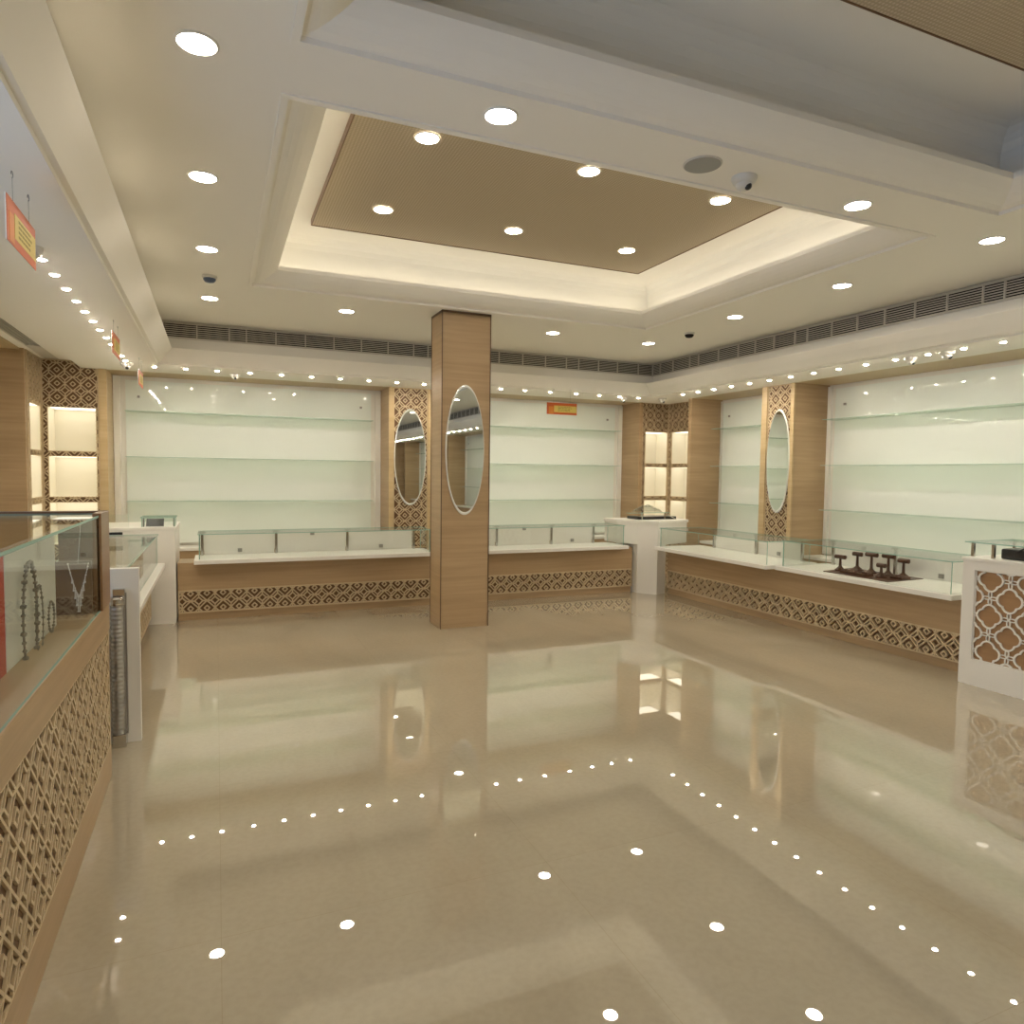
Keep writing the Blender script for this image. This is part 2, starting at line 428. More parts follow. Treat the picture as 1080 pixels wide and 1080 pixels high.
o = thing('ceiling_vent', 'long grey air grille in the ceiling step along the back wall, passing behind the column', 'vent', (2.6, 8.3, 2.96), 'air grilles around the raised ceiling')
grille(o, 'x', 8.30, -.50, 5.70, [-.176,.148,.324,.635,.956,1.276,1.595,1.913,2.229,2.409,2.72,3.04,3.354,3.687,4.016,4.327,4.514,4.823,5.124,5.465])
o = thing('ceiling_vent', 'long grey air grille in the ceiling step along the right wall', 'vent', (5.72, 2, 2.96), 'air grilles around the raised ceiling')
mk = [8.1,7.809,7.45,7.27,6.889,6.538,6.257,5.965,5.665,5.498,5.184,4.884,4.587,4.286,3.993,3.696,3.528]
while mk[-1] > -7: mk.append(mk[-1]-.31)
grille(o, 'r', 5.72, YF+.1, 8.28, mk)

# column
o = thing('column', 'square oak-clad column standing free in the middle of the shop', 'column', (2.29, 6.7, 0))
bm = BM(); box(bm, 2.036, 2.538, 6.507, 6.86, 0, 3.139, .002); obj('cladding', bm, M['oak'], o)
bm = BM()
for x in (2.031, 2.535):
    box(bm, x, x+.008, 6.50, 6.509, 0, 3.135); box(bm, x, x+.008, 6.856, 6.864, 0, 3.135)
box(bm, 2.03, 2.544, 6.50, 6.51, 3.118, 3.139); box(bm, 2.03, 2.04, 6.50, 6.864, 3.118, 3.139); box(bm, 2.535, 2.544, 6.50, 6.864, 3.118, 3.139)
obj('corner_strip', bm, M['darkedge'], o)

def oval_mirror(label, c, a, b_, axis):
    o = thing('oval_mirror', label, 'mirror', c, 'tall oval mirrors')
    n = 64
    def P(s, k, d):
        t = 2*PI*k/n
        u, z = a*s*math.cos(t), b_*s*math.sin(t)
        return (c[0]+u, c[1]-d, c[2]+z) if axis == 'y' else (c[0]-d, c[1]+u, c[2]+z)
    def disc(bm, s0, d0, s1, d1):
        r0 = [bm.verts.new(P(s0, k, d0)) for k in range(n)]; r1 = [bm.verts.new(P(s1, k, d1)) for k in range(n)]
        for k in range(n): bm.faces.new((r0[k], r0[(k+1) % n], r1[(k+1) % n], r1[k]))
        return r0, r1
    bm = BM(); _, r1 = disc(bm, .955, .004, .955, .016); bm.faces.new(r1); obj('mirror_glass', bm, M['mirror'], o)
    bm = BM(); disc(bm, 1.0, .001, 1.0, .011); disc(bm, 1.0, .011, .975, .0175); disc(bm, .975, .0175, .955, .016); obj('bevelled_rim', bm, M['bevel'], o)
    return o
oval_mirror('tall oval mirror fixed to the front of the free-standing column', (2.275, 6.505, 1.783), .203, .645, 'y')

# ---- pilasters and niches on the walls
def block(name, bm_dims, mat, parent):
    bm = BM(); box(bm, *bm_dims, .0015); return obj(name, bm, M[mat], parent)
# back pilaster with mirror
o = thing('pilaster', 'wood pilaster with fretwork front and oval mirror, left of the column on the back wall', 'pilaster', (2.42, 9.05, 0), 'fretwork pilasters')
block('side_panel', (2.10, 2.13, 9.05, YB+.045, 0, ZS), 'oak', o); block('side_panel', (2.71, 2.74, 9.05, YB+.045, 0, ZS), 'oak', o)
block('edge_strip', (2.10, 2.17, 9.035, 9.06, 0, ZS), 'oak_edge', o); block('edge_strip', (2.63, 2.74, 9.035, 9.06, 0, ZS), 'oak_edge', o)
block('backing_board', (2.17, 2.63, 9.06, 9.075, 0, ZS), 'backing', o)
lattice('fretwork', o, FX(2.17, 9.058, .55), .46, 2.125, .153, .012, ox=.23, oy=.05, mat='jali')
oval_mirror('tall oval mirror on the fretwork pilaster left of the column, by the back glass wall', (2.39, 9.045, 1.76), .218, .645, 'y')
# right pilaster
o = thing('pilaster', 'wood pilaster with fretwork front and narrow-looking oval mirror on the right wall', 'pilaster', (6.34, 6.52, 0), 'fretwork pilasters')
block('side_panel', (6.34, XR+.045, 6.26, 6.29, 0, ZS), 'oak', o); block('side_panel', (6.34, XR+.045, 6.76, 6.79, 0, ZS), 'oak', o)
block('edge_strip', (6.325, 6.35, 6.26, 6.315, 0, ZS), 'oak_edge', o); block('edge_strip', (6.325, 6.35, 6.70, 6.79, 0, ZS), 'oak_edge', o)
block('backing_board', (6.355, 6.37, 6.315, 6.70, 0, ZS), 'backing', o)
lattice('fretwork', o, FY(6.352, 6.315, .55), .385, 2.125, .153, .012, ox=.19, oy=.05, mat='jali')
oval_mirror('tall oval mirror on the right wall pilaster, between the two glass walls', (6.332, 6.485, 1.75), .185, .635, 'x')
# niches
ROWS = [(1.745, 2.235), (1.235, 1.69), (.70, 1.175)]
def niche(name, label, loc, F, w, u0, u1, depthbox, Hh=2.68, zb=.0, dark='backing'):
    """F maps (u,v,t); the fretwork plate is w wide, boxes span u0..u1"""
    o = thing('display_niche', label, 'display niche', loc, 'corner display niches')
    cuts = [(u0, u1, a-zb, b_-zb) for a, b_ in ROWS]
    lattice('fretwork', o, F, w, Hh, .150, .011, ox=.07, oy=.02, cuts=cuts)
    # backing plate pieces behind fretwork
    bm = BM()
    for a, b_, c, d in rect_pieces(0, w, 0, Hh, cuts):
        P = [F(a, c, -.004), F(b_, c, -.004), F(b_, d, -.004), F(a, d, -.004)]
        quad(bm, *P)
    obj('backing_board', bm, M[dark], o)
    D = depthbox
    for (a, b_) in ROWS:
        bm = BM()
        a_, b2 = a-zb, b_-zb
        c = [(u0, a_), (u1, a_), (u1, b2), (u0, b2)]
        for i in range(4):
            p, q = c[i], c[(i+1) % 4]
            quad(bm, F(*p, .003), F(*q, .003), F(*q, -D), F(*p, -D))
        quad(bm, *[F(*p, -D) for p in c])
        bx = obj('niche_box', bm, M['nichewhite'], o)
        bm = BM()
        e = .02
        P = [F(u0+e, b2-.006, -.02), F(u1-e, b2-.006, -.02), F(u1-e, b2-.006, -D+.03), F(u0+e, b2-.006, -D+.03)]
        Q = [F(u0+e, b2-.002, -.02), F(u1-e, b2-.002, -.02), F(u1-e, b2-.002, -D+.03), F(u0+e, b2-.002, -D+.03)]
        quad(bm, *P); quad(bm, *Q)
        for i in range(4): quad(bm, P[i], P[(i+1) % 4], Q[(i+1) % 4], Q[i])
        obj('light_panel', bm, M['nled'], bx)
    return o
niche('display_niche', 'lit cream display niche in the back left corner, facing the room, fretwork above', (-1.47, 9.06, 0), FX(-1.755, 9.06, .0), .536, .05, .515, .35, Hh=2.75)
niche('display_niche', 'narrow-looking lit display niche on the left wall beside the left oak panel', (-1.77, 8.72, 0), FY(-1.765, 8.43, .0, 1), .61, .08, .56, .35, Hh=2.75)
niche('display_niche', 'lit display niche on the back wall, left half of the right corner pair', (6.30, 9.06, 0), FX(6.07, 9.06, .0), .485, .06, .475, .3, dark='backing')
niche('display_niche', 'lit display niche on the right wall, right half of the corner pair', (6.57, 8.66, 0), FY(6.565, 8.28, .0), .765, .0+.05, .68, .25, dark='backing')
# wings beside niches
o = tag(block('pilaster', (6.0, 6.06, 9.03, YB+.045, 0, ZS), 'oak', None), 'plain oak fin right of the back glass wall, beside the corner niche', 'pilaster', 'plain oak fins')
o = tag(block('pilaster', (6.335, XR+.045, 8.20, 8.27, 0, ZS), 'oak', None), 'plain oak panel on the right wall between corner niche and narrow glass wall', 'pilaster', 'plain oak fins')
o = tag(block('pilaster', (-1.21, -1.13, 9.03, YB+.045, 0, ZS), 'oak_edge', None), 'pale oak fin left of the back left glass wall', 'pilaster', 'plain oak fins')
o = tag(block('pilaster', (XL-.045, -1.765, 8.36, 8.42, 0, 2.755), 'oak', None), 'wide oak panel at the left edge above the tall jewellery case', 'pilaster', 'plain oak fins')
o = tag(block('pilaster', (6.335, XR+.045, -6.75, -6.6, 0, ZS), 'oak', None), 'oak panel behind the viewpoint, seen in the oval mirrors', 'pilaster', 'plain oak fins')

# ---- glass display walls
def display_wall(label, frm, L, z0=.62, z1=2.66, studs=True, shelves=(2.245, 1.70, 1.165), m0=.13, m1=.13):
    """frm(u, d, z) -> world; d = distance in front of the wall"""
    def bx(bm, u0, u1, d0, d1, za, zb):
        p, q = frm(u0, d0, za), frm(u1, d1, zb); box(bm, p[0], q[0], p[1], q[1], p[2], q[2])
    c = frm(L/2, 0, z0)
    o = thing('display_wall', label, 'display shelf', c, 'glass shelf walls')
    bm = BM(); bx(bm, m0, L-m1, .014, .020, z0+.02, z1-.03); obj('back_panel', bm, M['backglass'], o)
    bm = BM(); bx(bm, .0, m0*.55, .0, .04, z0, z1); bx(bm, L-m1*.55, L, 0, .04, z0, z1); bx(bm, m0*.55, L-m1*.55, 0, .012, z1-.14, z1)
    bx(bm, m0*.55, L-m1*.55, 0, .008, z0, z1-.14); obj('surround', bm, M['frame'], o)
    for z in shelves:
        p, q = frm(m0+.01, .022, z), frm(L-m1-.01, .24, z+.006)
        pane('glass_shelf', (p[0], q[0], p[1], q[1], p[2], q[2]), o, M['shelfglass'])
    for u in (m0+.14, L-m1-.14):
        bm = BM(); bx(bm, u-.014, u+.014, .02, .035, z1-.24, z1-.212); obj('stud', bm, M['steel'], o)
    return o
fb = lambda X0: (lambda u, d, z: (X0+u, YB+.05-d, z))
fr = lambda Y0: (lambda u, d, z: (XR+.05-d, Y0+u, z))
display_wall('pale green glass shelf wall on the back wall, left of the column', fb(-1.126), 3.222)
display_wall('pale green glass shelf wall on the back wall, right of the column', fb(2.744), 3.252, m1=.13)
display_wall('narrow pale green glass shelf wall between oak panel and right pilaster', fr(6.794), 1.402, m0=.03, m1=.03)
display_wall('widest pale green glass shelf wall, filling the right side of the photo', fr(-6.596), 12.852, m1=.10)
# low cabinets under the glass walls
def low_cabinet(label, x0, x1, y0, y1):
    o = thing('low_cabinet', label, 'cabinet', ((x0+x1)/2, (y0+y1)/2, 0), 'low cabinets under the glass walls')
    block('body', (x0, x1, y0, y1, 0, .575), 'oak', o)
    block('worktop', (x0-(.01 if x1 > 6 else 0), x1, y0-(.01 if y0 > 8 else 0), y1, .575, .61), 'white', o)
low_cabinet('low oak cabinet with white top under the back left glass wall', -1.13, 2.10, 9.17, 9.49)
low_cabinet('low oak cabinet with white top under the back glass wall right of the column', 2.74, 6.0, 9.17, 9.49)
low_cabinet('low oak cabinet with white top under the narrow right glass wall', 6.55, 6.84, 6.79, 8.2)
low_cabinet('low oak cabinet with white top under the widest right glass wall', 6.55, 6.84, -6.6, 6.26)

# ---- counters
def counter(label, x0, x1, y0, y1, face):
    """face: 'y' faces -Y, 'r' faces -X, 'l' faces +X"""
    o = thing('counter', label, 'counter', ((x0+x1)/2, (y0+y1)/2, 0), 'oak counters with fretwork bands')
    r = .012
    if face == 'y':
        block('body', (x0, x1, y0+r, y1, .31, .60), 'oak', o); block('body', (x0, x1, y0+r+.02, y1, .085, .31), 'backing', o)
        block('plinth', (x0, x1, y0+.035, y1, 0, .085), 'oak', o)
        lattice('fretwork', o, FX(x0+.008, y0+r+.02, .085), x1-x0-.016, .225, .155, .012, th=.02, ox=.03, oy=.115)
    elif face == 'r':
        block('body', (x0+r, x1, y0, y1, .31, .60), 'oak', o); block('body', (x0+r+.02, x1, y0, y1, .085, .31), 'backing', o)
        block('plinth', (x0+.035, x1, y0, y1, 0, .085), 'oak', o)
        lattice('fretwork', o, FY(x0+r+.02, y0, .085), y1-y0, .225, .155, .012, th=.02, ox=.03, oy=.115)
    else:
        block('body', (x0, x1-r, y0, y1, .31, .60), 'oak', o); block('body', (x0, x1-r-.02, y0, y1, .085, .31), 'backing', o)
        block('plinth', (x0, x1-.035, y0, y1, 0, .085), 'oak', o)
        lattice('fretwork', o, FY(x1-r-.02, y0, .085, 1), y1-y0, .225, .155, .012, th=.02, ox=.03, oy=.115)
    return o
counter('oak counter with fretwork band, back wall left of the column', -.372, 2.46, 7.75, 8.15, 'y')
counter('oak counter with fretwork band, back wall right of the column', 2.467, 5.09, 7.75, 8.15, 'y')
counter('oak counter with fretwork band along the right wall', 5.46, 5.95, 3.46, 7.50, 'r')
counter('oak counter hidden mostly behind the narrow white end panel on the left', -1.1, -.60, 4.437, 7.66, 'l')

def showcase(label, frm, L, depth, ztop, posts, seed=0, zl=.60, th=.042):
    """frm(u, v, z): u along the ledge, v away from the customer"""
    def dims(u0, u1, v0, v1, za, zb):
        p, q = frm(u0, v0, za), frm(u1, v1, zb); return (p[0], q[0], p[1], q[1], p[2], q[2])
    o = thing('glass_showcase', label, 'showcase', frm(L/2, depth/2, zl), 'glass showcases on the counters')
    zt = zl+th; g = .008
    bm = BM(); box(bm, *dims(0, L, 0, depth, zl, zt), .004); obj('ledge', bm, M['white'], o)
    i = .045; vf = .06
    pane('front_pane', dims(i, L-i, vf, vf+g, zt, ztop-g), o)
    pane('top_pane', dims(i-.01, L-i+.01, vf-.012, depth-.02, ztop-g, ztop), o)
    pane('side_pane', dims(i, i+g, vf+g, depth-.06, zt, ztop-g), o)
    pane('side_pane', dims(L-i-g, L-i, vf+g, depth-.06, zt, ztop-g), o)
    vb = depth-.05
    for u in posts:
        bm = BM(); box(bm, *dims(u-.013, u+.013, vb-.02, vb+.004, zt, ztop-g)); box(bm, *dims(u-.035, u+.035, vb-.024, vb+.006, ztop-g-.016, ztop-g))
        obj('post', bm, M['chrome'], o)
    for k, (a, b_) in enumerate(zip(posts, posts[1:])):
        bm = BM(); box(bm, *dims(a+.018, b_-.018, vb+.006, vb+.020, zt+.004, ztop-g-.012)); d = obj('sliding_door', bm, M['white'], o)
        zz = zt+.045 if k % 2 == 0 else ztop-.05
        mid = (a+b_)/2
        bm = BM(); box(bm, *dims(mid-.022, mid+.022, vb-.008, vb+.006, zz-.02, zz+.02)); obj('lock', bm, M['steel'], d)
    return o
fbk = lambda X0, Y0: (lambda u, v_, z: (X0+u, Y0+v_, z))
frt = lambda X0, Y0: (lambda u, v_, z: (X0+v_, Y0+u, z))
flf = lambda X0, Y0: (lambda u, v_, z: (X0-v_, Y0+u, z))
showcase('long glass showcase on a white ledge, back wall left of the column', fbk(-.215, 7.58), 2.52, .52, .905, [.07, .82, 1.60, 2.39])
showcase('glass showcase on a white ledge, back wall right of the column', fbk(2.55, 7.58), 2.37, .52, .905, [.10, .70, 1.47, 2.10])
showcase('far glass showcase on the right counter, next to the white corner podium', frt(5.20, 5.46), 1.96, .72, .885, [.15, .85, 1.60])
showcase('near glass showcase on the right counter, with dark display stands inside', frt(5.29, 3.56), 1.86, .72, .905, [.10, 1.0, 1.72])
showcase('glass showcase on the left counter behind the narrow white end panel', flf(-.47, 4.48), 3.0, .55, .93, [.5, 1.4, 2.3, 2.9])

# ---- white podiums
o = thing('podium', 'faceted white podium in the right back corner between two counters', 'podium', (5.3, 7.9, 0), 'white corner podiums')
poly = [(4.93, 8.25), (4.925, 7.93), (5.105, 7.66), (5.275, 7.44), (5.93, 7.68), (6.0, 8.25)]
poly_b = [(5.11, 8.2), (5.11, 7.67), (5.275, 7.455), (5.45, 7.52), (5.45, 8.2)]
bm = BM(); prism(bm, poly_b, 0, .647); prism(bm, [(4.95, 8.25), (4.95, 7.93), (5.11, 7.67), (5.275, 7.455), (5.92, 7.70), (5.99, 8.25)], .647, .93); obj('body', bm, M['white'], o)
bm = BM(); prism(bm, poly, .93, .962); obj('podium_top', bm, M['white'], o)

o = thing('podium', 'square white podium in the left back corner beside the oak counter', 'podium', (-.7, 7.9, 0), 'white corner podiums')
bm = BM()
for a, b_, c, d in rect_pieces(-1.15, -.385, .0, .95, [(-1.02, -.85, .745, .80), (-1.02, -.85, .88, .935)]): box(bm, a, b_, 7.69, 7.80, c, d)
box(bm, -1.15, -.385, 7.80, 8.5, 0, .95); obj('body', bm, M['white'], o)
bm = BM(); box(bm, -1.16, -.375, 7.68, 8.51, .95, .978, .003); obj('podium_top', bm, M['white'], o)
bm = BM(); box(bm, -1.02, -.85, 7.795, 7.80, .745, .80); box(bm, -1.02, -.85, 7.795, 7.80, .88, .935); obj('slot_liner', bm, M['black'], o)
bm = BM(); box(bm, -1.03, -.84, 7.66, 7.80, .83, .845); obj('pull_out_shelf', bm, M['white'], o)

# right near podium with quatrefoil panel
o = thing('podium', 'large white podium with quatrefoil fretwork panel at the right edge', 'podium', (5.6, 2.6, 0), 'white corner podiums')
px = 5.24
bm = BM()
for a, b_, c, d in rect_pieces(1.55, 3.445, 0, .945, [(1.80, 3.355, .195, .875)]): box(bm, px, px+.03, a, b_, c, d)
box(bm, px+.03, 5.95, 1.55, 3.445, 0, .945); obj('body', bm, M['white'], o)
bm = BM(); box(bm, px-.006, 5.96, 1.54, 3.455, .945, .966, .002); obj('podium_top', bm, M['white'], o)
bm = BM(); box(bm, px+.024, px+.0295, 1.80, 3.355, .195, .875); obj('backing_board', bm, M['backing2'], o)
bm = BM()
W_, H_ = 1.555, .68
F = FY(px+.022, 1.80, .195, -1)
sp = .137
def put(p, q, wd=.0125):
    c = clipseg(p, q, W_, H_)
    if c: bar2d(bm, c[0], c[1], wd, F, .010)
for i in range(-1, 13):
    for j in range(-1, 7):
        cx, cy = W_-.11-i*sp, H_-.06-j*sp
        if (i+j) % 2 == 0:
            r_, off = .049, .038
            pts = []
            for k in range(4):
                a0 = k*PI/2
                for t in range(9):
                    a = a0-1.378+2.756*t/8
                    pts.append((cx+off*math.cos(a0)+r_*math.cos(a), cy+off*math.sin(a0)+r_*math.sin(a)))
            for p, q in zip(pts, pts[1:]+pts[:1]): put(p, q)
        else:
            for k in range(4):
                a0 = k*PI/2; ca, sa = math.cos(a0), math.sin(a0); pts = []
                for t in range(11):
                    a = 2*PI*t/10; lx, ly = .0265+.0265*math.cos(a), .0115*math.sin(a)
                    pts.append((cx+lx*ca-ly*sa, cy+lx*sa+ly*ca))
                for p, q in zip(pts, pts[1:]): put(p, q, .007)
for p, q in (((0, 0), (W_, 0)), ((W_, 0), (W_, H_)), ((W_, H_), (0, H_)), ((0, H_), (0, 0))): bar2d(bm, p, q, .012, F, .010)
obj('quatrefoil_fretwork', bm, M['jali_white'], o)
# glass case on it
o = thing('glass_showcase', 'low glass case standing on the large white podium at the right edge', 'showcase', (5.6, 2.9, .966), None)
zt = 1.083
pane('top_pane', (5.27, 5.85, 1.8, 3.46, zt-.008, zt), o)
for x in (5.30, 5.80):
    for y in (3.42, 3.27, 1.9):
        bm = BM(); box(bm, x, x+.02, y-.01, y+.01, .967, zt-.008); obj('post', bm, M['chrome'], o)
# handbag
o = thing('handbag', 'black flat bag with a looped handle on the right white podium', 'bag', (5.5, 3.05, .967))
bm = BM(); box(bm, 5.36, 5.62, 2.86, 3.25, .968, 1.045, .012); obj('body', bm, M['black'], o, smooth=True)
bm = BM(); tube(bm, [(5.35, 3.13-.02*k*0-.17*k/10, 1.03+.035*math.sin(PI*k/10)) for k in range(11)], .006); obj('handle', bm, M['black'], o, smooth=True)

# items on left podium
o = thing('glass_box', 'small glass box holding a black pad on the left white podium', 'glass box', (-.53, 7.85, .978))
pane('front_pane', (-.69, -.39, 7.74, 7.746, .979, 1.068), o); pane('back_pane', (-.69, -.39, 8.03, 8.036, .979, 1.068), o)
pane('side_pane', (-.69, -.684, 7.746, 8.03, .979, 1.068), o); pane('side_pane', (-.396, -.39, 7.746, 8.03, .979, 1.068), o)
pane('top_pane', (-.70, -.38, 7.73, 8.045, 1.068, 1.076), o)
bm = BM()
for x in (-.672, -.40): box(bm, x-.006, x+.006, 7.75, 7.762, .979, 1.068)
obj('post', bm, M['chrome'], o)
o = thing('display_pad', 'black display pad inside the small glass box on the left podium', 'display pad', (-.57, 7.9, .979))
bm = BM(); vs = [(-.655, 7.80, .980), (-.495, 7.80, .980), (-.495, 7.88, 1.052), (-.655, 7.88, 1.052)]
a = [bm.verts.new(p) for p in vs]; b_ = [bm.verts.new((p[0], p[1]+.015, p[2]-.0)) for p in vs]
bm.faces.new(a); bm.faces.new(b_[::-1])
for i in range(4): bm.faces.new((a[i], a[(i+1) % 4], b_[(i+1) % 4], b_[i]))
obj('pad', bm, M['black'], o)
bm = BM(); box(bm, -.585, -.565, 7.90, 7.96, .980, .99); box(bm, -.585, -.565, 7.893, 7.903, .98, 1.04); obj('easel_leg', bm, M['black'], o)
o = pane('acrylic_sheet', (-1.02, -.80, 7.745, 7.749, .979, 1.105), None); tag(o, 'upright clear acrylic sheet at the left end of the left podium', 'acrylic sheet')

# items on right corner podium
o = tag(obj('tray', box(BM(), 5.20, 5.83, 7.82, 8.08, .963, 1.0, .004), M['black']), 'flat black tray on the corner podium under clear film', 'tray')
o = thing('tray_cover', 'low clear stand with crumpled plastic film over the black corner tray', 'cover', (5.45, 7.95, .963))
pane('glass_shelf', (5.02, 5.68, 7.76, 7.815, 1.052, 1.058), o)
bm = BM()
for x in (5.235, 5.60): box(bm, x, x+.015, 7.775, 7.79, .963, 1.052)
tube(bm, [(5.62, 7.80, 1.048), (5.74, 7.70, .968)], .006, 6)
obj('leg', bm, M['chrome'], o)
bm = BM(); nx, ny = 22, 8; G = []
for j in range(ny+1):
    row = []
    for i in range(nx+1):
        u, v_ = i/nx, j/ny
        h = math.sin(PI*u)**.6*math.sin(PI*v_)**.5
        row.append(bm.verts.new((5.22+.38*u, 7.80+.22*v_, 1.06+.085*h*(.75+.5*random.random())*(1 if 0 < i < nx else 0))))
    G.append(row)
for j in range(ny):
    for i in range(nx): bm.faces.new((G[j][i], G[j][i+1], G[j+1][i+1], G[j+1][i]))
obj('crumpled_film', bm, M['film'], o)

# ---- dark display stands in the near right showcase
zb = .6425
o = tag(obj('tray', prism(BM(), [(5.43, 4.22), (5.92, 4.25), (5.92, 5.02), (5.43, 4.93)], zb, zb+.006), M['darkwood']), 'thin dark brown mat under the display stands', 'mat')
def stand(label, x, y, h, w=.11, base=.05, zz=zb+.006, tilt=0):
    o = thing('jewellery_stand', label, 'display stand', (x, y, zz), 'dark bracelet display stands')
    bm = BM(); lathe(bm, [(base, 0), (base, .010), (base*.8, .016), (base*.5, .03), (.014, .045), (.011, h-.03), (.016, h-.022)], (x, y, zz), 16)
    obj('pedestal', bm, M['darkwood'], o, smooth=True)
    bm = BM(); lathe(bm, [(.012, -w/2-.003), (.021, -w/2), (.021, w/2), (.012, w/2+.003)], (x, y, zz+h-.006), 16, 'y'); obj('roll_bar', bm, M['darkwood'], o, smooth=True)
    return o
stand('dark T-shaped display stand, leftmost on the mat, set nearest the pane', 5.62, 4.90, .140)
stand('dark T-shaped display stand, second from the left, on a wide stepped foot', 5.78, 4.84, .168, w=.095, base=.062)
stand('dark T-shaped display stand, third from the left, with widest bar', 5.76, 4.665, .182, w=.12)
stand('short dark T-shaped display stand in front of the fourth tall one', 5.60, 4.43, .115, w=.08)
stand('dark T-shaped display stand, fourth of the tall ones, behind the short one', 5.78, 4.50, .185, w=.12)
stand('dark T-shaped display stand, rightmost on the mat', 5.78, 4.345, .160, w=.10, base=.06)
for lab, d in (('dark wooden ring tray lying on the mat, left of the short stand', (5.50, 5.59, 4.50, 4.80)), ('dark wooden ring tray lying at the right end of the mat', (5.62, 5.74, 4.24, 4.36))):
    o = thing('ring_tray', lab, 'ring tray', ((d[0]+d[1])/2, (d[2]+d[3])/2, zb+.006))
    bm = BM(); box(bm, *d, zb+.0065, zb+.03, .004); obj('tray_base', bm, M['darkwood'], o)
    bm = BM()
    n = max(2, int((d[3]-d[2])/.035))
    for k in range(n): y = d[2]+(k+.5)*(d[3]-d[2])/n; lathe(bm, [(.009, d[0]+.012), (.009, d[1]-.012)], (0, y, zb+.03), 8, 'x')
    obj('ring_roll', bm, M['darkwood'], o)

# ---- tall jewellery case at the left
o = thing('tall_jewellery_case', 'tall oak and glass jewellery case with fretwork base at the left edge', 'showcase', (-.85, 2.6, 0))
y0, y1, xf, xb = .2, 3.94, -.50, -1.20
block('body', (xb, xf-.013, y0, y1-.035, .10, .75), 'backing', o)
block('plinth', (xb, xf-.002, y0, y1, 0, .16), 'oak', o)
block('sill', (xb, xf, y0, y1, .745, .885), 'oak', o)
block('end_stile', (xf-.06, xf-.004, y1-.03, y1, .16, .745), 'oak', o)
lattice('fretwork', o, FY(xf-.012, y0, .16, 1), y1-y0-.03, .585, .155, .0098, th=.008, ox=.05, oy=.06)
M['case_glass'] = glassmat('case_glass', (.95, .975, .96), .45)
pane('front_pane', (xf-.012, xf-.004, y0, y1-.25, .886, 1.325), o, M['case_glass'])
pane('top_pane', (xb, xf-.004, y0, y1-.065, 1.326, 1.336), o)
pane('end_pane', (xb+.04, xf-.20, y1-.025, y1-.017, .886, 1.30), o, M['case_glass'])
bm = BM(); box(bm, xf-.20, xf-.03, y1-.06, y1, .886, 1.30); box(bm, xb, xb+.04, y1-.06, y1, .886, 1.30); box(bm, xb, xf+.0, y1-.06, y1, 1.30, 1.345)
obj('end_frame', bm, M['brown'], o)
bm = BM(); box(bm, xf-.03, xf+.006, y1-.25, y1, .886, 1.345, .002); obj('front_stile', bm, M['stile'], o)
# contents
def board(name, label, mat, ya, yb, x, zt, cat='display board'):
    o = thing(name, label, cat, (x, (ya+yb)/2, .886))
    bm = BM(); box(bm, x-.012, x, ya, yb, .886, zt, .001); obj('board', bm, M[mat], o)
    bm = BM(); box(bm, x-.09, x-.012, (ya+yb)/2-.01, (ya+yb)/2+.01, .886, .90); obj('foot', bm, M[mat], o)
    return o
board('display_board', 'deep red display board at the left edge inside the tall case', 'red', 1.4, 2.66, -.63, 1.27)
board('display_board', 'cream display board behind the bracelets in the tall case', 'poster', 2.67, 3.42, -.63, 1.29)
def chain(name, label, pts, r, mat, closed=True, cat='bracelet', drops=()):
    c = Vector(pts[0])
    o = thing(name, label, cat, c)
    bm = BM()
    n = len(pts)
    tube(bm, pts, r*.45, 6, closed)
    obj('band', bm, M[mat], o, smooth=True)
    bm = BM()
    for k, p in enumerate(pts):
        rr = r*(1+.35*((k*7) % 3 == 0))
        bmesh.ops.create_icosphere(bm, subdivisions=1, radius=rr, matrix=Matrix.Translation(p))
    for a_, b2 in drops: tube(bm, [a_, b2], r*.6, 6); bmesh.ops.create_icosphere(bm, subdivisions=1, radius=r*1.3, matrix=Matrix.Translation(b2))
    obj('stones', bm, M[mat], o, smooth=True)
    return o
pts = [(-.615, 2.915+.10*math.cos(2*PI*k/40), 1.01+.205*math.sin(2*PI*k/40)) for k in range(40)]
chain('bracelet', 'dark oval bracelet with stones on the cream board in the tall case', pts, .0085, 'silver')
pts = [(-.605, 3.00+.055*math.cos(2*PI*k/30), .99+.13*math.sin(2*PI*k/30)) for k in range(30)]
chain('bracelet', 'second thinner dark bracelet hanging inside the larger oval one', pts, .005, 'silver')
pts = [(-.615, 3.25+.05*math.cos(2*PI*k/24), .955+.06*math.sin(2*PI*k/24)) for k in range(24)]
chain('bracelet', 'small dark bracelet low on the cream board, right of the oval one', pts, .005, 'silver')
pts = [(-.580+.040*t, 3.63, 1.12-.15*(1-abs(t)**1.3)) for t in [-1+2*k/28 for k in range(29)]]
dr = []
for k in range(5, 24, 2):
    p = pts[k]; dr.append((p, (p[0], p[1], p[2]-.02-.06*(1-abs(k-14)/9))))
chain('necklace', 'pale V-shaped necklace with hanging drops at the right end of the tall case', pts, .0035, 'pale', False, 'necklace', dr)
bm = BM(); box(bm, -.70, -.53, 3.645, 3.66, .886, 1.13, .001)
o = tag(obj('backboard', bm, M['darkedge'], None), 'dark brown backboard behind the pale necklace in the tall case', 'backboard')
# slender wire that carries the necklace
bm = BM(); tube(bm, [(-.62, 3.63, 1.12), (-.54, 3.63, 1.12)], .002, 6); tube(bm, [(-.58, 3.63, 1.12), (-.565, 3.63, 1.322)], .0025, 6)
o = tag(obj('necklace_hanger', bm, M['chrome'], None), 'thin wire hanger above the pale necklace in the tall case', 'hanger')

